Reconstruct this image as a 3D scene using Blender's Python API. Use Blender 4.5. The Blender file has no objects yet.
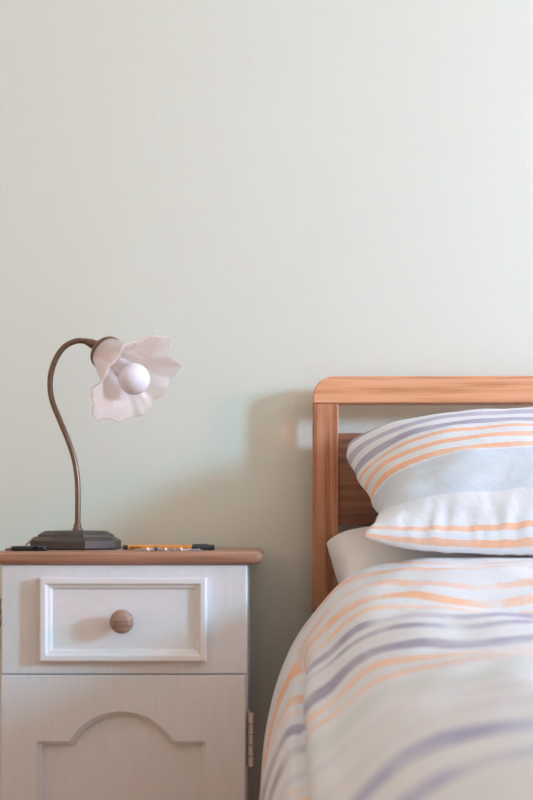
import bpy, bmesh, math, random
from mathutils import Vector, Matrix, noise

S = bpy.context.scene
COL = S.collection
PI = math.pi
random.seed(7)

# ------------------------------------------------------------------ camera
F_PX, D_WALL, HORIZON, CX = 872.0, 2.0, 532.0, 266.5
TOP_Z = 0.640                       # nightstand top
EYE = TOP_Z + 0.035
cam = bpy.data.cameras.new('camera')
cam.sensor_fit = 'VERTICAL'; cam.sensor_height = 36.0
cam.lens = 36.0 * F_PX / 800.0
cam.shift_y = (HORIZON - 400.0) / 800.0
cam.clip_start = 0.02
cam.dof.use_dof = True
cam.dof.focus_distance = 1.74
cam.dof.aperture_fstop = 2.2
camo = bpy.data.objects.new('camera', cam); COL.objects.link(camo)
camo.location = (0, -D_WALL, EYE); camo.rotation_euler = (PI/2, 0, 0)
S.camera = camo

def P(px, py, d):
    """pixel + depth from camera -> world point"""
    return Vector(((px-CX)*d/F_PX, d-D_WALL, EYE-(py-HORIZON)*d/F_PX))

# ------------------------------------------------------------------ world, light, exposure
w = bpy.data.worlds.new('world'); S.world = w; w.use_nodes = True
w.node_tree.nodes['Background'].inputs[0].default_value = (0.62, 0.78, 1.0, 1)
w.node_tree.nodes['Background'].inputs[1].default_value = 1.0

RX0, RX1, RY0, RZ1 = -1.15, 4.4, -4.0, 2.8      # room extents (back wall at y = 0)
WINS = [(-2.70, -2.25, 1.40, 2.20), (-1.80, -1.35, 1.15, 1.85)]   # openings in the right wall: y0, y1, z0, z1
def area(name, loc, rot, sx, sy, power, col):
    l = bpy.data.lights.new(name, 'AREA'); l.shape = 'RECTANGLE'; l.size = sx; l.size_y = sy
    l.energy = power; l.color = col
    o = bpy.data.objects.new(name, l); COL.objects.link(o); o.location = loc; o.rotation_euler = rot
    return o
# open sky through the tall window, a warm sunlit facade through the low one
area('daylight_sky', (RX1+0.03, -2.475, 1.8), (0, PI/2, 0), 0.8, 0.45, 226, (0.30, 0.72, 1.0))
area('daylight_low', (RX1+0.03, -1.575, 1.5), (0, PI/2, 0), 0.7, 0.45, 84, (1.0, 0.34, 0.35))

vs = S.view_settings
vs.view_transform = 'Standard'; vs.look = 'None'; vs.gamma = 1.0; vs.use_curve_mapping = False
vs.exposure = 0.0
S.cycles.use_denoising = True
S.cycles.diffuse_bounces = 6

# ------------------------------------------------------------------ helpers
def srgb(r, g, b):
    f = lambda c: ((c/255+0.055)/1.055)**2.4 if c > 10 else c/255/12.92
    return (f(r), f(g), f(b), 1)

class NT:
    def __init__(s, name):
        s.m = bpy.data.materials.new(name); s.m.use_nodes = True
        s.t = s.m.node_tree; s.b = s.t.nodes['Principled BSDF']; s.out = s.t.nodes['Material Output']
    def n(s, typ, **kw):
        nd = s.t.nodes.new(typ)
        for k, v in kw.items():
            if hasattr(nd, k): setattr(nd, k, v)
            else: nd.inputs[k].default_value = v
        return nd
    def l(s, a, b): s.t.links.new(a, b)
    def ramp(s, stops, interp='LINEAR'):
        r = s.n('ShaderNodeValToRGB'); r.color_ramp.interpolation = interp
        e = r.color_ramp.elements
        while len(e) < len(stops): e.new(0.5)
        for i, (p, c) in enumerate(stops): e[i].position = p; e[i].color = c
        return r
    def bump(s, h, strength, dist):
        b = s.n('ShaderNodeBump'); b.inputs['Strength'].default_value = strength; b.inputs['Distance'].default_value = dist
        s.l(h, b.inputs['Height']); s.l(b.outputs[0], s.b.inputs['Normal']); return b

def paint(name, col, rough=0.6, bump=0.15, scale=60, stretch=(1, 1, 1), var=0.04):
    k = NT(name)
    tc = k.n('ShaderNodeTexCoord'); mp = k.n('ShaderNodeMapping'); mp.inputs['Scale'].default_value = stretch
    k.l(tc.outputs['Object'], mp.inputs[0])
    nz = k.n('ShaderNodeTexNoise'); nz.inputs['Scale'].default_value = scale; nz.inputs['Detail'].default_value = 5
    k.l(mp.outputs[0], nz.inputs['Vector'])
    lo = tuple(c*(1-var) for c in col[:3])+(1,); hi = tuple(min(1, c*(1+var)) for c in col[:3])+(1,)
    r = k.ramp([(0.35, lo), (0.65, hi)]); k.l(nz.outputs[0], r.inputs[0]); k.l(r.outputs[0], k.b.inputs['Base Color'])
    k.b.inputs['Roughness'].default_value = rough
    k.bump(nz.outputs[0], bump, 0.002)
    return k.m

def wood(name, dark, mid, light, axis, rough=0.42, fine=260, rings=26):
    k = NT(name)
    tc = k.n('ShaderNodeTexCoord'); mp = k.n('ShaderNodeMapping')
    sc = [1.0, 1.0, 1.0]; sc[axis] = 0.03
    mp.inputs['Scale'].default_value = sc; k.l(tc.outputs['Object'], mp.inputs[0])
    a = k.n('ShaderNodeTexNoise'); a.inputs['Scale'].default_value = fine; a.inputs['Detail'].default_value = 6; a.inputs['Roughness'].default_value = 0.65
    k.l(mp.outputs[0], a.inputs['Vector'])
    b = k.n('ShaderNodeTexNoise'); b.inputs['Scale'].default_value = rings; b.inputs['Detail'].default_value = 3; b.inputs['Distortion'].default_value = 0.15
    k.l(mp.outputs[0], b.inputs['Vector'])
    c = k.n('ShaderNodeMath', operation='MULTIPLY'); c.inputs[1].default_value = 5.0; k.l(b.outputs[0], c.inputs[0])
    fr = k.n('ShaderNodeMath', operation='PINGPONG'); fr.inputs[1].default_value = 0.5; k.l(c.outputs[0], fr.inputs[0])
    mx = k.n('ShaderNodeMath', operation='MULTIPLY_ADD'); mx.inputs[1].default_value = 0.75; k.l(fr.outputs[0], mx.inputs[0])
    ad = k.n('ShaderNodeMath', operation='MULTIPLY'); ad.inputs[1].default_value = 0.62; k.l(a.outputs[0], ad.inputs[0])
    k.l(ad.outputs[0], mx.inputs[2])
    r = k.ramp([(0.26, dark), (0.48, mid), (0.72, light)]); k.l(mx.outputs[0], r.inputs[0])
    k.l(r.outputs[0], k.b.inputs['Base Color']); k.b.inputs['Roughness'].default_value = rough
    k.bump(a.outputs[0], 0.2, 0.001)
    return k.m

def plain(name, col, rough=0.5, metal=0.0, spec=0.5):
    k = NT(name)
    nz = k.n('ShaderNodeTexNoise'); nz.inputs['Scale'].default_value = 90
    lo = tuple(c*0.85 for c in col[:3])+(1,); hi = tuple(min(1, c*1.12) for c in col[:3])+(1,)
    tc = k.n('ShaderNodeTexCoord'); k.l(tc.outputs['Object'], nz.inputs['Vector'])
    r = k.ramp([(0.3, lo), (0.7, hi)]); k.l(nz.outputs[0], r.inputs[0]); k.l(r.outputs[0], k.b.inputs['Base Color'])
    k.b.inputs['Roughness'].default_value = rough; k.b.inputs['Metallic'].default_value = metal
    k.b.inputs['Specular IOR Level'].default_value = spec
    return k.m

def fabric(name, base, stops=None, wob=0.004, patch=0.35):
    """woven cotton; stops = printed stripe bands along the v coordinate"""
    k = NT(name)
    tc = k.n('ShaderNodeTexCoord')
    wv = k.n('ShaderNodeTexNoise'); wv.inputs['Scale'].default_value = 900; wv.inputs['Detail'].default_value = 2
    k.l(tc.outputs['Object'], wv.inputs['Vector'])
    if stops:
        uv = k.n('ShaderNodeUVMap'); uv.uv_map = 'UVMap'
        sp = k.n('ShaderNodeSeparateXYZ'); k.l(uv.outputs[0], sp.inputs[0])
        nz = k.n('ShaderNodeTexNoise'); nz.inputs['Scale'].default_value = 28; nz.inputs['Detail'].default_value = 4
        k.l(tc.outputs['Object'], nz.inputs['Vector'])
        m1 = k.n('ShaderNodeMath', operation='MULTIPLY_ADD'); m1.inputs[1].default_value = wob
        k.l(nz.outputs[0], m1.inputs[0]); k.l(sp.outputs[1], m1.inputs[2])
        m2 = k.n('ShaderNodeMath', operation='SUBTRACT'); m2.inputs[1].default_value = wob*0.5; k.l(m1.outputs[0], m2.inputs[0])
        # stripes may outnumber one ramp's 32 stops: chain of mixes over ramps
        st = [(0.0, base)] + stops
        r = k.ramp(st[:32], 'CONSTANT'); k.l(m2.outputs[0], r.inputs[0])
        mix = k.n('ShaderNodeMix', data_type='RGBA')
        pr = k.ramp([(0.40, (0, 0, 0, 1)), (0.66, (1, 1, 1, 1))])
        n2 = k.n('ShaderNodeTexNoise'); n2.inputs['Scale'].default_value = 13; n2.inputs['Detail'].default_value = 5
        k.l(tc.outputs['Object'], n2.inputs['Vector']); k.l(n2.outputs[0], pr.inputs[0])
        ml = k.n('ShaderNodeMath', operation='MULTIPLY'); ml.inputs[1].default_value = patch; k.l(pr.outputs[0], ml.inputs[0])
        k.l(ml.outputs[0], mix.inputs[0]); k.l(r.outputs[0], mix.inputs[6]); mix.inputs[7].default_value = base
        k.l(mix.outputs[2], k.b.inputs['Base Color'])
    else:
        lo = tuple(c*0.97 for c in base[:3])+(1,)
        r = k.ramp([(0.3, lo), (0.7, base)]); k.l(wv.outputs[0], r.inputs[0]); k.l(r.outputs[0], k.b.inputs['Base Color'])
    k.b.inputs['Roughness'].default_value = 0.9
    k.b.inputs['Specular IOR Level'].default_value = 0.15
    k.b.inputs['Sheen Weight'].default_value = 0.15
    b1 = k.bump(wv.outputs[0], 0.12, 0.0008)
    cr = k.n('ShaderNodeTexNoise'); cr.inputs['Scale'].default_value = 34; cr.inputs['Detail'].default_value = 5; cr.inputs['Distortion'].default_value = 0.8
    k.l(tc.outputs['Object'], cr.inputs['Vector'])
    b2 = k.n('ShaderNodeBump'); b2.inputs['Strength'].default_value = 0.35; b2.inputs['Distance'].default_value = 0.006
    k.l(cr.outputs[0], b2.inputs['Height']); k.l(b2.outputs[0], b1.inputs['Normal'])
    return k.m

def obj(name, bm_or_data, mat, parent=None, smooth=False, bevel=0.0, seg=2, angle=35):
    if isinstance(bm_or_data, bmesh.types.BMesh):
        bmesh.ops.recalc_face_normals(bm_or_data, faces=bm_or_data.faces)
        me = bpy.data.meshes.new(name); bm_or_data.to_mesh(me); bm_or_data.free()
    else: me = bm_or_data
    o = bpy.data.objects.new(name, me); COL.objects.link(o)
    me.materials.append(mat)
    if smooth or bevel:
        for p in me.polygons: p.use_smooth = True
    if bevel:
        b = o.modifiers.new('bevel', 'BEVEL'); b.width = bevel; b.segments = seg; b.limit_method = 'ANGLE'; b.angle_limit = math.radians(angle)
        b.harden_normals = True
    if parent: o.parent = parent; o.matrix_parent_inverse = Matrix.Translation(parent.location).inverted()
    return o

def thing(name, loc, label, cat, group=None):
    o = bpy.data.objects.new(name, None); COL.objects.link(o); o.location = loc
    o.empty_display_size = 0.05
    tag(o, label, cat, group); bpy.context.view_layer.update()
    return o
def tag(o, label, cat, group=None):
    o['label'] = label; o['category'] = cat
    if group: o['group'] = group
    return o
def struct(o): o['kind'] = 'structure'; return o

def box(x0, x1, y0, y1, z0, z1, bm=None):
    bm = bm or bmesh.new()
    v = [bm.verts.new((x, y, z)) for x in (x0, x1) for y in (y0, y1) for z in (z0, z1)]
    for q in ((0,1,3,2), (4,6,7,5), (0,4,5,1), (2,3,7,6), (0,2,6,4), (1,5,7,3)): bm.faces.new([v[i] for i in q])
    return bm

def loft(loops, bm=None, closed=True, cap0=False, cap1=False):
    """skin a list of equal-length point loops"""
    bm = bm or bmesh.new()
    rows = [[bm.verts.new(p) for p in lp] for lp in loops]
    n = len(rows[0])
    for a, b in zip(rows, rows[1:]):
        for i in range(n if closed else n-1):
            j = (i+1) % n; bm.faces.new((a[i], a[j], b[j], b[i]))
    if cap0: bm.faces.new(rows[0])
    if cap1: bm.faces.new(rows[-1])
    return bm

def tube(pts, r, n=12, cap=True, bm=None):
    """round tube along points; r a number or a list"""
    pts = [Vector(p) for p in pts]; loops = []
    up = None
    for i, p in enumerate(pts):
        t = (pts[min(i+1, len(pts)-1)]-pts[max(i-1, 0)]).normalized()
        if up is None: up = t.orthogonal().normalized()
        up = (up - t*up.dot(t)).normalized(); side = t.cross(up)
        rr = r[i] if isinstance(r, (list, tuple)) else r
        loops.append([p+(up*math.cos(a)+side*math.sin(a))*rr for a in [2*PI*k/n for k in range(n)]])
    return loft(loops, bm, True, cap, cap)

def spline(ctrl, per=8):
    """Catmull-Rom through control points (any dimension)"""
    c = [Vector(p) for p in ctrl]; c = [c[0]*2-c[1]] + c + [c[-1]*2-c[-2]]
    out = []
    for i in range(1, len(c)-2):
        for k in range(per):
            t = k/per; a, b, d, e = c[i-1], c[i], c[i+1], c[i+2]
            out.append(0.5*((2*b)+(d-a)*t+(2*a-5*b+4*d-e)*t*t+(3*b-a-3*d+e)*t**3))
    out.append(c[-2]); return out

def lathe(profile, origin, axis, n=32, bm=None, cap0=True, cap1=True):
    """profile: (radius, distance along axis)"""
    ax = Vector(axis).normalized(); e1 = ax.orthogonal().normalized(); e2 = ax.cross(e1); o = Vector(origin)
    loops = [[o+ax*s+(e1*math.cos(2*PI*k/n)+e2*math.sin(2*PI*k/n))*r for k in range(n)] for r, s in profile]
    return loft(loops, bm, True, cap0, cap1)

def smoothstep(a, b, x):
    t = max(0.0, min(1.0, (x-a)/(b-a))); return t*t*(3-2*t)

# ------------------------------------------------------------------ materials
M_wall  = paint('mint_wall_paint', srgb(222, 228, 221), 0.75, 0.10, 140, var=0.012)
M_cream = paint('cream_wall_paint', srgb(212, 188, 158), 0.8, 0.1, 100, var=0.01)
M_ceil  = paint('ceiling_paint', srgb(238, 232, 222), 0.8, 0.1, 100, var=0.01)
M_floor = wood('oak_floor', srgb(140, 92, 56), srgb(178, 122, 78), srgb(200, 146, 98), 1, 0.4, 160, 10)
M_trim  = paint('white_trim', srgb(232, 230, 226), 0.4, 0.05)
M_white = paint('white_furniture_paint', srgb(221, 223, 229), 0.5, 0.22, 120, (1, 1, 0.12), 0.02)
M_whiteh = paint('white_furniture_paint_drawer', srgb(230, 232, 238), 0.45, 0.15, 120, (0.12, 1, 1), 0.015)
M_topw  = wood('waxed_pine_top', srgb(132, 94, 76), srgb(164, 120, 98), srgb(184, 142, 118), 0, 0.42, 200, 22)
M_oakX_lit  = wood('oak_grain_across_lit', srgb(206, 142, 104), srgb(232, 168, 127), srgb(240, 184, 146), 0, 0.4, 300, 30)  # same oak as the posts; light on the top rail put into its colour
M_oakZ_shaded  = wood('oak_grain_upright_shaded', srgb(152, 98, 72), srgb(190, 130, 97), srgb(208, 150, 116), 2, 0.4, 300, 30)  # same oak as the rail, colour darkened for the shade on the posts
M_slat_shaded  = wood('oak_slat_shaded', srgb(116, 76, 58), srgb(140, 96, 74), srgb(156, 110, 86), 0, 0.5, 300, 26)  # darker board, with the shade on it also put into the colour
M_knob  = wood('waxed_knob', srgb(136, 110, 96), srgb(158, 130, 114), srgb(176, 148, 132), 0, 0.45, 320, 60)
M_bronze = plain('aged_bronze', srgb(122, 102, 88), 0.36, 0.7)
M_bdark  = plain('dark_bronze_base', srgb(80, 71, 66), 0.45, 0.3)
M_cord  = plain('brown_cord', srgb(150, 122, 106), 0.6)
M_black = plain('black_plastic', srgb(26, 26, 36), 0.18)
M_bulb  = paint('opal_bulb_glass', srgb(240, 238, 246), 0.2, 0.0, 20, var=0.005)
M_hinge = paint('painted_hinge', srgb(206, 192, 186), 0.4, 0.1)
M_screw = plain('dark_screw', srgb(92, 78, 70), 0.4, 0.6)

ORANGE, ORANGE2 = srgb(243, 194, 162), srgb(244, 212, 192)
NAVY, NAVY2, LAV = srgb(170, 168, 194), srgb(186, 186, 208), srgb(222, 224, 236)
NAVY3 = srgb(172, 178, 214)
WHITE, TEAL, SKY = srgb(227, 233, 241), srgb(218, 230, 234), srgb(207, 220, 233)

def glass_shade():
    k = NT('frosted_pink_glass')
    tc = k.n('ShaderNodeTexCoord'); nz = k.n('ShaderNodeTexNoise'); nz.inputs['Scale'].default_value = 22; nz.inputs['Detail'].default_value = 6
    k.l(tc.outputs['Object'], nz.inputs['Vector'])
    r = k.ramp([(0.35, srgb(252, 249, 249)), (0.7, srgb(248, 238, 236))]); k.l(nz.outputs[0], r.inputs[0])
    k.l(r.outputs[0], k.b.inputs['Base Color']); k.b.inputs['Roughness'].default_value = 0.3
    tr = k.n('ShaderNodeBsdfTranslucent'); k.l(r.outputs[0], tr.inputs[0])
    tp = k.n('ShaderNodeBsdfTransparent'); tp.inputs[0].default_value = (0.98, 0.95, 0.94, 1)
    m1 = k.n('ShaderNodeMixShader'); m1.inputs[0].default_value = 0.5; k.l(k.b.outputs[0], m1.inputs[1]); k.l(tr.outputs[0], m1.inputs[2])
    m2 = k.n('ShaderNodeMixShader'); m2.inputs[0].default_value = 0.34; k.l(m1.outputs[0], m2.inputs[1]); k.l(tp.outputs[0], m2.inputs[2])
    k.l(m2.outputs[0], k.out.inputs['Surface'])
    k.bump(nz.outputs[0], 0.15, 0.002)
    return k.m
M_shade = glass_shade()

# ------------------------------------------------------------------ room
T = 0.12
struct(obj('wall_back', box(RX0-T, RX1+T, 0, T, 0, RZ1), M_wall))
struct(obj('wall_left', box(RX0-T, RX0, RY0, 0, 0, RZ1), M_cream))
struct(obj('wall_front', box(RX0-T, RX1+T, RY0-T, RY0, 0, RZ1), M_cream))
bm = bmesh.new(); ycur = RY0
for y0, y1, z0, z1 in WINS:
    box(RX1, RX1+T, ycur, y0, 0, RZ1, bm); box(RX1, RX1+T, y0, y1, 0, z0, bm); box(RX1, RX1+T, y0, y1, z1, RZ1, bm); ycur = y1
box(RX1, RX1+T, ycur, 0, 0, RZ1, bm)
struct(obj('wall_right', bm, M_cream))
fl = struct(obj('floor', box(RX0-T, RX1+T, RY0-T, T, -0.08, -0.012), M_floor))
pw = 0.14; nb = int((RX1-RX0)/pw)+1
pm = None
for i in range(nb):                              # floor boards, joints open
    if pm is None:
        o = obj('plank', box(0, pw-0.003, RY0, 0, -0.012, 0.0), M_floor, fl); pm = o.data
    else:
        o = bpy.data.objects.new('plank', pm); COL.objects.link(o); o.parent = fl
    o.location.x = RX0 + i*pw if RX0+(i+1)*pw <= RX1+0.1 else RX0
struct(obj('ceiling', box(RX0-T, RX1+T, RY0-T, T, RZ1, RZ1+0.1), M_ceil))
struct(obj('baseboard_back', box(RX0, RX1, -0.014, -0.0002, 0, 0.05), M_trim, bevel=0.003))
# window: frame, sill, glazing bars
for q, (y0, y1, z0, z1) in enumerate(WINS):
    xa, xb = RX1+0.05, RX1+0.1
    bm = box(xa, xb, y0, y1, z0, z0+0.05); box(xa, xb, y0, y1, z1-0.05, z1, bm)
    box(xa, xb, y0, y0+0.05, z0+0.05, z1-0.05, bm); box(xa, xb, y1-0.05, y1, z0+0.05, z1-0.05, bm)
    win = struct(obj('window_%d' % (q+1), bm, M_trim))
    obj('window_sill', box(RX1-0.08, RX1+0.02, y0-0.04, y1+0.04, z0-0.03, z0-0.001), M_trim, win)

# ------------------------------------------------------------------ nightstand
NF = -0.42                                        # front face y
DF = D_WALL+NF
def nx(px): return (px-CX)*DF/F_PX
def nz(py): return EYE-(py-HORIZON)*DF/F_PX
NX0, NX1 = nx(3.5), nx(247.5)
NZ1 = TOP_Z-0.0235
ns = thing('nightstand', ((NX0+NX1)/2, (NF-0.03)/2, 0), 'white painted bedside cabinet with wooden top, one drawer and arched door', 'nightstand')
BK = -0.035
seam = nz(673)
obj('side_panel', box(NX0, NX0+0.018, NF+0.0, BK, 0.0, NZ1), M_white, ns, bevel=0.004)
obj('side_panel', box(NX1-0.018, NX1, NF+0.0, BK, 0.0, NZ1), M_white, ns, bevel=0.004)
obj('back_panel', box(NX0+0.018, NX1-0.018, BK-0.006, BK, 0.02, NZ1), M_white, ns)
obj('bottom_panel', box(NX0+0.018, NX1-0.018, NF+0.03, BK-0.006, 0.075, 0.093), M_white, ns)
obj('shelf', box(NX0+0.018, NX1-0.018, NF+0.024, BK-0.006, seam-0.008, seam+0.008), M_white, ns)
obj('plinth', box(NX0+0.018, NX1-0.018, NF+0.012, NF+0.03, 0.0, 0.075), M_white, ns)
obj('face_board', box(NX0+0.0005, NX1-0.0005, NF-0.017, NF-0.0002, seam+0.0007, NZ1), M_white, ns, bevel=0.003)
# wooden top with a rounded nose
t0, t1 = TOP_Z-0.0235, TOP_Z
def rrect_loop(x0, x1, y0, y1, r, z, n=6):
    pts = []
    for cx, cy, a0 in ((x1-r, y1-r, 0), (x0+r, y1-r, PI/2), (x0+r, y0+r, PI), (x1-r, y0+r, 1.5*PI)):
        for k in range(n+1):
            a = a0+k*PI/2/n; pts.append(Vector((cx+r*math.cos(a), cy+r*math.sin(a), z)))
    return pts
TX0, TX1, TY0, TY1 = NX0-0.03, (263-CX)*1.555/F_PX, NF-0.028, -0.02
loops = []
for k in range(9):
    a = -PI/2+k*PI/8; ins = 0.0115*(1-math.cos(a)); z = (t0+t1)/2+0.01175*math.sin(a)
    loops.append(rrect_loop(TX0+ins, TX1-ins, TY0+ins, TY1-ins, 0.014, z))
obj('tabletop', loft(loops, None, True, True, True), M_topw, ns, smooth=True, bevel=0.0008, seg=1, angle=60)

# drawer front: nested rectangles, raised rim around a sunk field
FB = NF-0.017
def ring(x0, x1, z0, z1, ins, y):
    return [Vector((x0+ins, y, z0+ins)), Vector((x1-ins, y, z0+ins)), Vector((x1-ins, y, z1-ins)), Vector((x0+ins, y, z1-ins))]
dd = (D_WALL+FB-0.018)/F_PX
dx0, dx1, dz1, dz0 = (39-CX)*dd, (206.5-CX)*dd, EYE-(577.5-HORIZON)*dd, EYE-(662-HORIZON)*dd
prof = [(0.001, 0.0005), (0, -0.001), (0, -0.0155), (0.0025, -0.018), (0.0105, -0.018), (0.0125, -0.0165), (0.0138, -0.0132), (0.0190, -0.0112), (0.0208, -0.008), (0.0215, -0.007)]
drawer = obj('drawer', loft([ring(dx0, dx1, dz0, dz1, i, FB+y) for i, y in prof], None, True, True, True), M_whiteh, ns, bevel=0.0008, seg=2, angle=12)
kc = Vector(((122.5-CX)*1.54/F_PX, FB-0.006, EYE-(621.5-HORIZON)*1.535/F_PX))
kp = [(0.009, 0.0), (0.0095, 0.003), (0.0085, 0.009), (0.010, 0.013), (0.015, 0.0165), (0.0195, 0.021), (0.0212, 0.026), (0.0203, 0.031), (0.0165, 0.0355), (0.010, 0.038), (0.003, 0.0388)]
knob = obj('knob', lathe(kp, kc, (0, -1, 0), 32), M_knob, drawer, smooth=True)

# door with an arched sunk panel
dz_top, dz_bot = seam-0.0007, 0.078
DX0, DX1 = NX0+0.0005, NX1-0.0035
arch = []
def dpt(px, py): return (nx(px), nz(py))
zb = 0.155
arch += [(nx(40), zb), dpt(40, 739)]
arch += [dpt(70, 739)]
R = 60.5; cxp, cyp = 123.3, 709.5+R
a0 = math.acos(min(1, 49/R))
arch += [dpt(73, 737.6)]
for k in range(25):
    a = PI-a0+(-PI+2*a0)*k/24
    arch.append(dpt(cxp+R*math.cos(a), cyp-R*math.sin(a)))
arch += [dpt(173.6, 737.6), dpt(176.5, 739), dpt(206.6, 739), (nx(206.6), zb)]
def inset(poly, d):
    n = len(poly); out = []
    A = sum(poly[i][0]*poly[(i+1) % n][1]-poly[(i+1) % n][0]*poly[i][1] for i in range(n))
    s = 1 if A > 0 else -1
    for i in range(n):
        p0, p1, p2 = Vector(poly[i-1]), Vector(poly[i]), Vector(poly[(i+1) % n])
        e1, e2 = (p1-p0).normalized(), (p2-p1).normalized()
        n1, n2 = Vector((-e1.y, e1.x))*s, Vector((-e2.y, e2.x))*s
        m = (n1+n2); m = m/max(0.35, (1+n1.dot(n2)))
        out.append((p1+m*d)[:])
    return out
FD = NF-0.019
bm = bmesh.new()
outer = [bm.verts.new((x, FD, z)) for x, z in ((DX0, dz_bot), (DX1, dz_bot), (DX1, dz_top), (DX0, dz_top))]
hole = [bm.verts.new((x, FD, z)) for x, z in arch]
ee = [bm.edges.new((outer[i], outer[(i+1) % 4])) for i in range(4)]
ee += [bm.edges.new((hole[i], hole[(i+1) % len(hole)])) for i in range(len(hole))]
bmesh.ops.triangle_fill(bm, edges=ee, use_beauty=True)
back = [bm.verts.new((v.co.x, NF-0.0005, v.co.z)) for v in outer]
for i in range(4): bm.faces.new((outer[i], outer[(i+1) % 4], back[(i+1) % 4], back[i]))
bm.faces.new(back)
prev = hole
for ins, dy in ((0.0005, 0.0055), (0.0052, 0.0065), (0.0072, 0.0075), (0.0088, 0.0155), (0.0118, 0.0165)):
    cur = [bm.verts.new((x, FD+dy, z)) for x, z in inset(arch, ins)]
    for i in range(len(hole)): bm.faces.new((prev[i], prev[(i+1) % len(hole)], cur[(i+1) % len(hole)], cur[i]))
    prev = cur
pan_edges = [bm.edges.get((prev[i], prev[(i+1) % len(prev)])) for i in range(len(prev))]
bmesh.ops.triangle_fill(bm, edges=pan_edges, use_beauty=True)
door = obj('door', bm, M_white, ns)
bv = door.modifiers.new('bevel', 'BEVEL'); bv.width = 0.002; bv.segments = 2; bv.limit_method = 'ANGLE'; bv.angle_limit = math.radians(86)

# hinges on the right flank
def hinge(pyc):
    zc = nz(pyc); hx = NX1+0.0005; h = 0.049
    hy = NF-0.004
    g = obj('hinge', box(NX1+0.0002, NX1+0.0028, hy-0.002, hy+0.022, zc-h, zc+h), M_hinge, ns, bevel=0.0006, seg=1)
    n = 5
    for i in range(n):
        a, b = zc-h+i*2*h/n+0.0008, zc-h+(i+1)*2*h/n-0.0008
        obj('knuckle', tube([(NX1+0.0062, hy-0.004, a), (NX1+0.0062, hy-0.004, b)], 0.0048 if i in (0, 4) else 0.0040, 12), M_hinge, g, smooth=True, bevel=0.0006, seg=1, angle=50)
    return g
hinge(738.5)
hinge(850)

# ------------------------------------------------------------------ lamp
LD = 1.76
LB = P(76.5, 549, LD); LB.z = TOP_Z
lamp = thing('table_lamp', (LB.x, LB.y, TOP_Z), 'bronze swan-neck table lamp with ruffled frosted glass flower shade', 'lamp')
k = LD/F_PX
def octo(ap, z, y_scale=1.0):
    r = ap/math.cos(PI/8)
    return [Vector((LB.x+r*math.cos(PI/8+i*PI/4), LB.y+r*math.sin(PI/8+i*PI/4)*y_scale, TOP_Z+z)) for i in range(8)]
bp = [(0.080, 0.0002), (0.0835, 0.001), (0.0848, 0.003), (0.0848, 0.0165), (0.0836, 0.0185), (0.0745, 0.0245), (0.0715, 0.0255), (0.0710, 0.0285), (0.0690, 0.0305), (0.0625, 0.0345), (0.0585, 0.0368), (0.055, 0.0375), (0.010, 0.0385)]
base = obj('base', loft([octo(a, z) for a, z in bp], None, True, True, True), M_bdark, lamp, bevel=0.001, seg=2, angle=18)
stem_px = [(77.6, 530.5), (77.8, 515), (77.9, 497), (77.3, 479), (74.3, 459.5), (68, 440), (59.7, 420), (52.9, 403), (50.2, 388), (51.3, 372), (57, 356.7), (65.5, 346), (76.6, 341), (86, 341.3)]
sp = spline([P(x, y, LD) for x, y in stem_px], 6)
obj('stem', tube(sp, 0.0056, 14), M_bronze, lamp, smooth=True)
obj('collar', lathe([(0.0105, 0.0), (0.0105, 0.004), (0.0082, 0.007), (0.0075, 0.014), (0.006, 0.017)], P(77.6, 531.3, LD), (0, 0, 1), 24), M_bronze, lamp, smooth=True)
# shade holder
A = Vector((0.63, -0.48, -0.61)).normalized()
RC = P(104.5, 351.0, LD)                          # crown centre
e1 = Vector((1, 0, 1)); e1 = (e1-A*e1.dot(A)).normalized(); e2 = A.cross(e1)
j0, j1 = P(85, 341, LD), P(98, 346, LD)-A*0.0
obj('socket_cup', tube([j0, j0.lerp(j1, 0.25), j0.lerp(j1, 0.6), j0.lerp(j1, 0.7), j0.lerp(j1, 1.0)], [0.0062, 0.0075, 0.0098, 0.0085, 0.012], 20), M_bronze, lamp, smooth=True)
crown = lathe([(0.004, -0.012), (0.013, -0.011), (0.024, -0.006), (0.032, -0.001), (0.0355, 0.004), (0.0365, 0.011), (0.0350, 0.0125), (0.0335, 0.010), (0.030, 0.003), (0.020, -0.003)], RC, A, 40, cap0=True, cap1=True)
obj('gallery', crown, M_bronze, lamp, smooth=True)
# ruffled flower shade
prof = spline([(0.0325, 0.004), (0.0345, 0.016), (0.040, 0.034), (0.045, 0.052), (0.051, 0.070), (0.062, 0.086), (0.080, 0.099), (0.097, 0.106)], 6)
NTH = 180
def periodic(tab, th):
    n = len(tab); f = (th/(2*PI)*n) % n; i = int(f); t = f-i
    a, b, c, d = tab[i-1], tab[i], tab[(i+1) % n], tab[(i+2) % n]
    return 0.5*(2*b+(c-a)*t+(2*a-5*b+4*c-d)*t*t+(3*b-a-3*c+d)*t**3)
# rim petals, one value every 18 degrees: outward and along the axis (mm)
RAD = [8, 5, -4, -8, -9, -12, -13, -14, -9, 1, 9, 4, -3, 4, -2, 3, -3, 6, 10, -6]
AXI = [-4, 4, 6, 2, 4, 9, 11, 5, -6, -3, 5, -5, 4, -4, 4, -5, 3, -3, 5, 2]
loops = []
for q, p in enumerate(prof):
    t = q/(len(prof)-1); g = t**2.0; lp = []
    for i in range(NTH):
        th = 2*PI*i/NTH
        r = p[0]*(1+0.040*math.cos(10*th+0.5)*t) + g*0.001*periodic(RAD, th) + g*g*0.0012*math.sin(26*th)
        s = p[1] + g*0.001*periodic(AXI, th) + g*g*0.0012*math.cos(22*th)
        lp.append(RC+A*s+(e1*math.cos(th)+e2*math.sin(th))*r)
    loops.append(lp)
sh = obj('shade', loft(loops), M_shade, lamp, smooth=True)
so = sh.modifiers.new('thick', 'SOLIDIFY'); so.thickness = 0.0028; so.offset = 0
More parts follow.
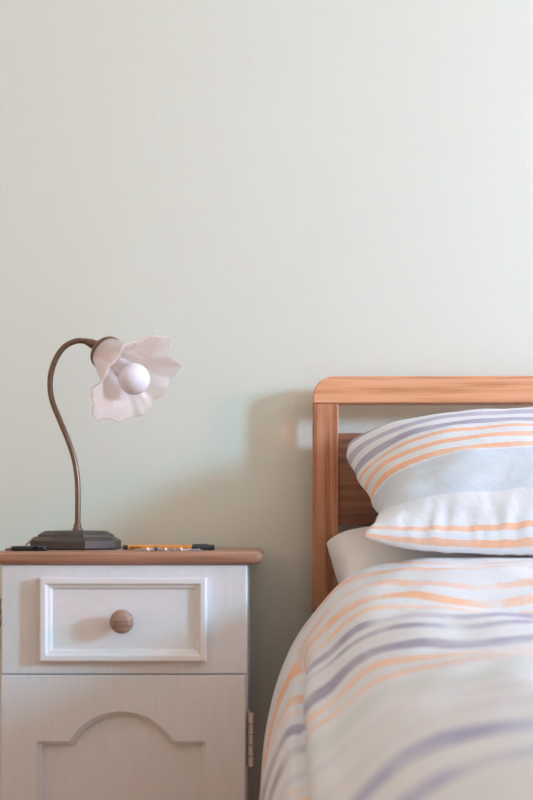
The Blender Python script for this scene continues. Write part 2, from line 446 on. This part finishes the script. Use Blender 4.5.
# bulb
bc = 0.107
bpf = [(0.0135, 0.012), (0.0140, 0.044), (0.0165, 0.056), (0.0205, 0.066)]
for q in range(13):
    a = PI*0.78*(1-q/12)+0.001
    bpf.append((0.0315*math.sin(a), bc+0.0315*math.cos(a)))
obj('bulb', lathe(bpf, RC, A, 32), M_bulb, lamp, smooth=True)
# cord with in-line switch
SD = 1.615
sw0, sw1 = P(11.5, 549, SD), P(47.5, 549, SD)
zt = TOP_Z+0.0025
c0 = P(40.5, 540.2, LD-0.03)
cord_pts = [c0+Vector((0.02, 0.04, -0.004)), P(37, 537.5, 1.74), P(31, 540.5, 1.72), P(26, 545, 1.70)]
cord_pts[-1].z = TOP_Z+0.008
cord_pts += [Vector((sw0.x+0.020, sw0.y+0.055, zt)), Vector((sw0.x+0.004, sw0.y+0.040, zt)), Vector((sw0.x-0.012, sw0.y+0.018, zt)), Vector((sw0.x-0.010, sw0.y+0.003, zt)), Vector((sw0.x+0.003, sw0.y, TOP_Z+0.0045))]
cord = obj('cord', tube(spline(cord_pts, 8), 0.0021, 8), M_cord, lamp, smooth=True)
cord2 = [Vector((sw1.x-0.010, sw1.y+0.009, TOP_Z+0.0045)), Vector((sw1.x-0.012, sw1.y+0.018, zt)), Vector((sw1.x-0.022, sw1.y+0.040, zt)), Vector((sw1.x-0.05, sw1.y+0.10, zt)), Vector((TX0+0.06, -0.10, zt)),
         Vector((TX0+0.045, -0.045, zt)), Vector((TX0+0.04, -0.0115, TOP_Z-0.004)), Vector((TX0+0.03, -0.010, TOP_Z-0.05)), P(4, 596, 1.985), P(1, 622, 1.985), P(-12, 650, 1.985), P(-40, 700, 1.99), P(-60, 760, 1.99)]
obj('cord', tube(spline(cord2, 8), 0.0021, 8), M_cord, lamp, smooth=True)
sw = obj('cord_switch', loft([rrect_loop(sw0.x+i, sw1.x-i, sw0.y-0.011+i, sw0.y+0.011-i, 0.007, TOP_Z+z) for i, z in ((0.0015, 0.0003), (0.0003, 0.001), (0, 0.003), (0, 0.0065), (0.0008, 0.0083), (0.003, 0.0092))], None, True, True, True), M_black, lamp, smooth=True)
obj('switch_button', loft([rrect_loop(sw1.x-0.024+i, sw1.x-0.013-i, sw0.y-0.0125, sw0.y+0.004, 0.002, TOP_Z+z) for i, z in ((0, 0.004), (0, 0.0088), (0.001, 0.0098))], None, True, True, True), M_black, sw, smooth=True)

# ------------------------------------------------------------------ pen
PD = 1.655
pr = 0.0054
pa, pb = P(123, 546.6, PD), P(214.5, 546.6, PD); L = pb.x-pa.x
pen = thing('marker_pen', (pa.x+L/2, pa.y, TOP_Z), 'orange fibre-tip pen with dark cap lying on the nightstand', 'pen')
zc = TOP_Z+pr+0.0004
def along(f): return Vector((pa.x+L*f, pa.y, zc))
M_pen = plain('orange_pen_barrel', srgb(226, 150, 72), 0.35)
M_pend = plain('dark_pen_cap', srgb(54, 56, 60), 0.4)
obj('barrel', tube([along(0.055), along(0.058), along(0.76)], [0.0046, 0.0051, 0.0051], 12), M_pen, pen, smooth=True, bevel=0.0004, seg=1)
cap = obj('cap', tube([along(0.755), along(0.757), along(0.985), along(1.0)], [0.0046, pr, pr, 0.0046], 20), M_pend, pen, smooth=True, bevel=0.0003, seg=1, angle=50)
obj('pocket_clip', box(along(0.76).x, along(0.93).x, pa.y-0.0012, pa.y+0.0012, zc+pr-0.0004, zc+pr+0.0009), M_pend, cap)
obj('end_plug', tube([along(0.0), along(0.01), along(0.057)], [0.0038, 0.0045, 0.0045], 16), M_pend, pen, smooth=True, bevel=0.0003, seg=1, angle=50)
# worn dark print on the barrel, strokes too small to read
def strokes():
    bm = bmesh.new(); y = pa.y-0.0053
    x = along(0.085).x
    for wd, kind in ((0.0030, 0), (0.0030, 1), (0.0012, 2), (0.0032, 1), (0.0012, 2), (0.0030, 0)):
        z0, z1 = zc-0.0017, zc+0.0017; t = 0.0010
        box(x, x+t, y, y+0.0006, z0, z1, bm)
        if kind != 2: box(x+wd-t, x+wd, y, y+0.0006, z0, z1, bm)
        if kind == 0: box(x+t, x+wd-t, y, y+0.0006, zc-0.0005, zc+0.0005, bm)
        if kind == 1:
            box(x+t, x+wd-t, y, y+0.0006, z1-t, z1, bm); box(x+t, x+wd-t, y, y+0.0006, z0, z0+t, bm)
        x += wd+0.0010
    return bm
obj('print', strokes(), M_pend, pen)

# ------------------------------------------------------------------ little bracelet heap in front of the pen
M_silver = plain('tarnished_silver', srgb(196, 192, 196), 0.25, 0.9)
M_bead = plain('pale_pink_bead', srgb(240, 222, 222), 0.2)
M_bdk = plain('steel_blue_bead', srgb(92, 94, 112), 0.25, 0.4)
BD = 1.60
br = thing('bracelet', (P(165, 551, BD).x, BD-2, TOP_Z), 'small silver chain bracelet with pale beads beside the orange pen', 'bracelet')
path = spline([P(136, 0, BD), P(146, 0, BD-0.012), P(158, 0, BD-0.004), P(167, 0, BD-0.014), P(180, 0, BD-0.010), P(190, 0, BD+0.006), P(200, 0, BD+0.018), P(188, 0, BD+0.026), P(170, 0, BD+0.016), P(154, 0, BD+0.024), P(140, 0, BD+0.014)], 5)
lm = None
for i, p in enumerate(path):
    p.z = TOP_Z+0.0026
    if lm is None:
        bmt = bmesh.new(); ringp = [[Vector(((0.0018+0.0006*math.cos(b))*math.cos(a)*1.5, (0.0018+0.0006*math.cos(b))*math.sin(a), 0.0006*math.sin(b))) for b in [2*PI*j/6 for j in range(6)]] for a in [2*PI*q/10 for q in range(11)]]
        loft(ringp, bmt); lk = obj('chain_link', bmt, M_silver, smooth=True); lm = lk.data
    else: lk = bpy.data.objects.new('chain_link', lm); COL.objects.link(lk)
    d = (path[min(i+1, len(path)-1)]-path[max(i-1, 0)])
    lk.parent = br; lk.matrix_parent_inverse = Matrix.Translation(br.location).inverted()
    lk.location = p; lk.rotation_euler = (PI/2*(i % 2)*0.5+0.1, 0, math.atan2(d.y, d.x))
for px, r, m, dd_ in ((147.5, 0.0030, M_bead, -0.012), (151.5, 0.0026, M_silver, -0.008), (156, 0.0032, M_bdk, -0.004), (159.5, 0.0026, M_silver, 0.0), (165.5, 0.0027, M_bead, -0.014), (181, 0.0028, M_bead, -0.012), (174, 0.0024, M_silver, 0.014), (143, 0.0022, M_silver, -0.006)):
    c = P(px, 0, BD+dd_); r *= 1.2; c.z = TOP_Z+r+0.0002
    obj('bead', lathe([(r*math.sin(a)+1e-5, -r*math.cos(a)) for a in [PI*j/8 for j in range(9)]], c, (1, 0.2, 0), 12), m, br, smooth=True)
c = P(193, 0, BD+0.010)
obj('clasp', tube([Vector((c.x-0.008, c.y, TOP_Z+0.002)), Vector((c.x, c.y, TOP_Z+0.0028)), Vector((c.x+0.010, c.y+0.006, TOP_Z+0.002))], [0.0012, 0.0020, 0.0012], 10), M_bdk, br, smooth=True)

# ------------------------------------------------------------------ bed
HB = 1.915
def hp(px, py, d=HB): q = P(px, py, d); return q.x, q.z
bx0, bz1 = hp(313, 376); bx1 = bx0+1.56
_, rz0 = hp(313, 403.3); pw_ = 25.5*HB/F_PX
yf, yb = -0.085, -0.047
bed = thing('bed', ((bx0+bx1)/2, -1.05, 0), 'oak bed frame with rounded open headboard', 'bed')
YAW = math.radians(-0.8)
def bedrot(o):                                   # the bed stands a little askew to the wall
    piv = Vector((bx0, yf, 0))
    Mx = Matrix.Translation(piv) @ Matrix.Rotation(YAW, 4, 'Z') @ Matrix.Translation(-piv)
    o.data.transform(Mx); return o
rr = 0.046
out = [(bx0, rz0), (bx1, rz0)]
for cx, a0 in ((bx1-rr, 0), (bx0+rr, PI/2)):
    for q in range(11):
        a = a0+q*PI/20; out.append((cx+rr*math.cos(a), bz1-rr+rr*math.sin(a)))
bm = loft([[Vector((x, yf, z)) for x, z in out], [Vector((x, yb, z)) for x, z in out]], None, True, True, True)
bedrot(obj('top_rail', bm, M_oakX_lit, bed, bevel=0.004, seg=3, angle=40))
for x in (bx0, bx1-pw_):
    bedrot(obj('post', box(x, x+pw_, yf+0.0002, yb-0.0002, 0, rz0-0.0006), M_oakZ_shaded, bed, bevel=0.003, seg=2))
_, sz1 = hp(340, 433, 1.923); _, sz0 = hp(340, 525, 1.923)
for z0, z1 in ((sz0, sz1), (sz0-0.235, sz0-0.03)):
    bedrot(obj('slat', box(bx0+pw_+0.0003, bx1-pw_-0.0003, yf+0.008, yf+0.024, z0, z1), M_slat_shaded, bed, bevel=0.002))
for x in (bx0+0.012, bx1-0.040):
    bedrot(obj('side_rail', box(x, x+0.028, -2.05, yf-0.0003, 0.20, 0.33), M_oakX_lit, bed, bevel=0.003))
bedrot(obj('foot_rail', box(bx0+0.03, bx1-0.05, -2.07, -2.0503, 0.20, 0.34), M_oakX_lit, bed, bevel=0.003))
for x in (bx0, bx1-pw_):
    bedrot(obj('leg', box(x, x+pw_, -2.048, -2.0, 0, 0.1995), M_oakZ_shaded, bed, bevel=0.003))
for q in range(12):
    y = -0.2-q*0.155
    bedrot(obj('bed_slat', box(bx0+0.041, bx1-0.041, y-0.04, y+0.04, 0.255, 0.273), M_oakX_lit, bed))

M_sheet = fabric('white_sheet', srgb(244, 243, 244))
MT = 0.45
bm = bmesh.new()
loops = []
mx0, mx1, my0, my1 = bx0+0.060, bx1-0.060, -2.02, yf-0.03
for q in range(7):
    a = -PI/2+q*PI/6; loops.append(rrect_loop(mx0+0.03*(1-math.cos(a)), mx1-0.03*(1-math.cos(a)), my0+0.03*(1-math.cos(a)), my1-0.03*(1-math.cos(a)), 0.07, 0.362+(MT-0.362)*math.sin(a)))
mat = obj('mattress', loft(loops, bm, True, True, True), M_sheet, None, smooth=True)
bedrot(mat); tag(mat, 'white mattress in a fitted sheet on the oak bed frame', 'mattress')

# ------------------------------------------------------------------ pillows
def pillow(name, mat, fn, nu=72, nv=48):
    """closed cushion: fn(u, v, side) -> point, u v in 0..1, side +1 front / -1 back"""
    bm = bmesh.new(); uvl = bm.loops.layers.uv.new('UVMap')
    F = [[bm.verts.new(fn(i/nu, j/nv, 1)) for i in range(nu+1)] for j in range(nv+1)]
    B = [[F[j][i] if i in (0, nu) or j in (0, nv) else bm.verts.new(fn(i/nu, j/nv, -1)) for i in range(nu+1)] for j in range(nv+1)]
    for G, flip in ((F, False), (B, True)):
        for j in range(nv):
            for i in range(nu):
                ids = ((j, i), (j, i+1), (j+1, i+1), (j+1, i))
                if flip: ids = ids[::-1]
                f = bm.faces.new([G[a][b] for a, b in ids])
                for lp, (a, b) in zip(f.loops, ids): lp[uvl].uv = (b/nu, a/nv)
    me = bpy.data.meshes.new(name); bm.to_mesh(me); bm.free()
    o = obj(name, me, mat, None, smooth=True)
    sb = o.modifiers.new('smooth', 'SUBSURF'); sb.levels = 1; sb.render_levels = 1
    return o

def puff(u, v, p=2.6, q=0.55, pu=None):
    a = max(0.0, 1-abs(2*u-1)**(pu or p)); b = max(0.0, 1-abs(2*v-1)**p)
    return (a*b)**q

# plain pillow lying flat
def plain_pillow(u, v, s):
    W, H = 0.74, 0.37
    x = 0.125+W*u; y = -0.115-H*v
    x += 0.02*(1-(2*v-1)**2)*(1 if u < 0.5 else -1)*abs(2*u-1)**4
    t = puff(u, v, 3.6, 0.5, 7.0)
    z0 = 0.653-0.128*v
    z = z0+0.068*t if s > 0 else max(0.453, z0-0.15*t)
    if s > 0: z += 0.005*noise.noise(Vector((x*14, y*14, 3)))*t
    cap = 0.70-0.125*smoothstep(-0.365, -0.405, y)-0.035*smoothstep(0.26, 0.16, x)*smoothstep(-0.365, -0.405, y)
    return Vector((x, y, min(z, cap)))
pil0 = pillow('pillow', M_sheet, plain_pillow)
tag(pil0, 'plain white pillow lying flat beneath the striped pillow', 'pillow', 'pillows')

# striped pillow leaning on the headboard
PST = [(0.006, ORANGE), (0.016, WHITE), (0.036, ORANGE), (0.052, WHITE), (0.185, SKY), (0.46, WHITE), (0.475, ORANGE), (0.515, WHITE), (0.56, ORANGE), (0.59, WHITE),
       (0.635, ORANGE), (0.66, WHITE), (0.69, NAVY), (0.735, WHITE), (0.78, NAVY2), (0.825, WHITE), (0.90, NAVY), (0.95, WHITE)]
M_strip = fabric('striped_cotton_pillowcase', WHITE, PST, 0.006, 0.25)
EP = [(0, 0.0), (0.15, 0.027), (0.3, 0.043), (0.5, 0.033), (0.7, 0.012), (0.85, -0.003), (0.93, 0.002), (1.0, 0.022)]
def edge_pull(v):
    for (a, x), (b, y) in zip(EP, EP[1:]):
        if v <= b+1e-9: return x+(y-x)*smoothstep(a, b, v)
    return EP[-1][1]
def striped_pillow(u, v, s):
    W = 0.76
    b0, b1 = Vector((0.165, -0.50, 0.636)), Vector((0.165, -0.155, 0.885))
    up = b1-b0; nrm = Vector((0, -up.z, up.y)).normalized()
    e = abs(2*u-1)
    x = 0.0+W*u
    x += edge_pull(v)*(1 if u < 0.5 else -1)*e**3
    p = b0+up*v+Vector((x, 0, 0))
    t = puff(u, v, 3.0, 0.55)
    p += nrm*(0.098*t if s > 0 else -0.02*t)
    p.z += -0.026*e**3*smoothstep(0.2, 0.5, v)*(1-0.45*smoothstep(0.7, 1.0, v)) + 0.030*e**5*smoothstep(0.35, 0.0, v)
    p.z += 0.012*(1-e**2)*smoothstep(0.5, 1, v)
    # wrinkles running in from the seams
    wr = noise.noise(Vector((u*34, v*5, 2.0+s)))*0.009*smoothstep(0.22, 0.0, v) + noise.noise(Vector((u*6, v*5, 5.0+s)))*0.007
    wr += noise.noise(Vector((u*9-v*7, v*9+u*4, 9.0)))*0.004
    wr += 0.005*math.sin(v*26+u*4)*smoothstep(0.14, 0.0, u)
    p += nrm*wr*min(1, t*2.2)
    return p
pil1 = pillow('pillow', M_strip, striped_pillow, 110, 70)
tag(pil1, 'orange and blue striped pillow leaning against the oak headboard', 'pillow', 'pillows')

# ------------------------------------------------------------------ duvet
# cross-sections (x, z) from the left hem over the bed to the right hem, at several y
def right_half(h): return [(0.75, h), (1.15, h-0.004), (1.42, h-0.012), (1.56, h-0.035), (1.64, h-0.10), (1.685, h-0.19), (1.70, h-0.29), (1.70, h-0.37)]
ST = [
 (-0.40, [(0.000, 0.20), (0.004, 0.29), (0.020, 0.372), (0.048, 0.445), (0.090, 0.515), (0.150, 0.578), (0.24, 0.606), (0.42, 0.622)] + right_half(0.628)),
 (-0.46, [(-0.008, 0.16), (-0.006, 0.27), (0.008, 0.365), (0.036, 0.445), (0.080, 0.520), (0.145, 0.590), (0.24, 0.622), (0.42, 0.634)] + right_half(0.638)),
 (-0.56, [(-0.010, 0.14), (-0.008, 0.26), (0.008, 0.360), (0.038, 0.440), (0.085, 0.515), (0.150, 0.578), (0.25, 0.606), (0.42, 0.614)] + right_half(0.616)),
 (-0.72, [(-0.008, 0.13), (-0.008, 0.245), (0.004, 0.340), (0.040, 0.420), (0.095, 0.480), (0.160, 0.530), (0.26, 0.555), (0.44, 0.562)] + right_half(0.562)),
 (-0.90, [(-0.006, 0.12), (-0.005, 0.225), (0.006, 0.315), (0.044, 0.398), (0.098, 0.458), (0.165, 0.505), (0.27, 0.530), (0.45, 0.538)] + right_half(0.540)),
 (-1.20, [(-0.004, 0.12), (0.004, 0.215), (0.022, 0.305), (0.052, 0.380), (0.096, 0.440), (0.160, 0.488), (0.27, 0.518), (0.46, 0.528)] + right_half(0.530)),
 (-1.60, [(0.000, 0.12), (0.006, 0.215), (0.022, 0.300), (0.052, 0.372), (0.096, 0.432), (0.160, 0.482), (0.27, 0.514), (0.46, 0.524)] + right_half(0.526)),
 (-2.08, [(0.000, 0.12), (0.006, 0.215), (0.022, 0.300), (0.052, 0.372), (0.096, 0.432), (0.160, 0.480), (0.27, 0.508), (0.46, 0.518)] + right_half(0.52)),
 (-2.20, [(0.010, 0.12), (0.020, 0.20), (0.036, 0.27), (0.066, 0.33), (0.110, 0.38), (0.175, 0.42), (0.28, 0.44), (0.46, 0.45)] + right_half(0.45)),
]
def duvet_grid(per_s=14, dv=0.012):
    secs = [(y, spline([(x, 0, z) for x, z in pts], per_s)) for y, pts in ST]
    rows = []; y = ST[0][0]
    ys = [s[0] for s in secs]
    while y > ys[-1]-1e-6:
        i = max(q for q in range(len(ys)-1) if ys[q] >= y-1e-9)
        t = (y-ys[i])/(ys[i+1]-ys[i])
        a, b, c, d = secs[max(i-1, 0)][1], secs[i][1], secs[i+1][1], secs[min(i+2, len(secs)-1)][1]
        row = []
        for j in range(len(b)):
            p0, p1, p2, p3 = a[j], b[j], c[j], d[j]
            q = p1.lerp(p2, t*t*(3-2*t)*0.5+t*0.5)
            row.append(Vector((q.x, y, q.z)))
        rows.append(row); y -= dv
    return rows
rows = duvet_grid()
NS = len(rows[0]); NV = len(rows)
PER = 14
arc = [0.0]
mid = 8*PER
for a, b in zip(rows, rows[1:]): arc.append(arc[-1]+(b[mid]-a[mid]).length)
DL = arc[-1]
def crease_s(y): return (2.85+0.55*smoothstep(-1.0, -0.5, y))*PER
bm = bmesh.new(); uvl = bm.loops.layers.uv.new('UVMap')
VV = []; VC = []
for j, row in enumerate(rows):
    vr = []; cr = []
    for i, p in enumerate(row):
        tan = (row[min(i+1, NS-1)]-row[max(i-1, 0)]).normalized(); nrm = Vector((-tan.z, 0, tan.x))
        if nrm.z < 0 and i < NS*0.3: nrm = nrm
        sc_ = i/PER; y = p.y
        # soft folds, stronger over the shoulder
        h = 0.010*noise.noise(Vector((p.x*5, y*6, 1.3))) + 0.005*noise.noise(Vector((p.x*13, y*16, 4.1)))
        h += 0.006*noise.noise(Vector((p.x*3+y*9, y*3, 7.7)))*smoothstep(0.0, 0.25, p.x)
        # ridges across the bed where the cover is rumpled by the pillow
        h += 0.012*noise.noise(Vector((p.x*5.0+y*4, y*24, 2.2)))*smoothstep(-1.0, -0.6, y)*smoothstep(0.12, 0.30, p.x)
        dc = (i-crease_s(y))/PER; fc = smoothstep(-0.50, -0.72, y)
        h -= fc*0.022*math.exp(-(dc/0.16)**2)
        h += fc*0.007*math.exp(-((dc-0.42)/0.28)**2)
        edge = smoothstep(-0.40, -0.44, y)
        q = p+nrm*h*(0.3+0.7*edge)
        if y > -0.55 and 0.15 < p.x < 1.0: q.z = min(q.z, 0.630)
        vr.append(bm.verts.new(q))
        v = arc[j]/DL
        v -= 0.078/DL*smoothstep(0.10, 0.32, p.x)*smoothstep(0.0, 0.10, arc[j])
        v -= fc*0.105/DL*(1-smoothstep(-0.06, 0.06, dc))
        v += 0.010*noise.noise(Vector((p.x*7, y*5, 8.8)))
        cr.append((i/NS, v))
    VV.append(vr); VC.append(cr)
for j in range(NV-1):
    for i in range(NS-1):
        ids = ((j, i), (j, i+1), (j+1, i+1), (j+1, i))
        f = bm.faces.new([VV[a][b] for a, b in ids])
        for lp, (a, b) in zip(f.loops, ids): lp[uvl].uv = VC[a][b]
bmesh.ops.recalc_face_normals(bm, faces=bm.faces)
if sum(f.normal.z for f in bm.faces) < 0: bmesh.ops.reverse_faces(bm, faces=bm.faces)
# stripes: bands in metres from the head edge
BANDS = [(0.022, 0.040, ORANGE), (0.078, 0.094, ORANGE), (0.138, 0.158, ORANGE), (0.188, 0.208, ORANGE), (0.232, 0.246, ORANGE2),
         (0.276, 0.304, NAVY), (0.332, 0.356, NAVY), (0.405, 0.433, NAVY), (0.455, 0.470, ORANGE2), (0.490, 0.505, ORANGE2),
         (0.540, 0.620, TEAL), (0.655, 0.675, LAV), (0.740, 0.764, LAV), (0.800, 0.830, NAVY3), (0.868, 0.900, NAVY3)]
DST = []
for a, b, c in BANDS: DST += [(a/DL, c), (b/DL, WHITE)]
DST = DST[:31]
M_duv = fabric('striped_cotton_duvet_cover', WHITE, DST, 0.005, 0.8)
me = bpy.data.meshes.new('duvet'); bm.to_mesh(me); bm.free()
duv = obj('duvet', me, M_duv, None, smooth=True)
so = duv.modifiers.new('filling', 'SOLIDIFY'); so.thickness = 0.022; so.offset = -1
tag(duv, 'white duvet with orange and blue stripes spread over the bed', 'duvet')
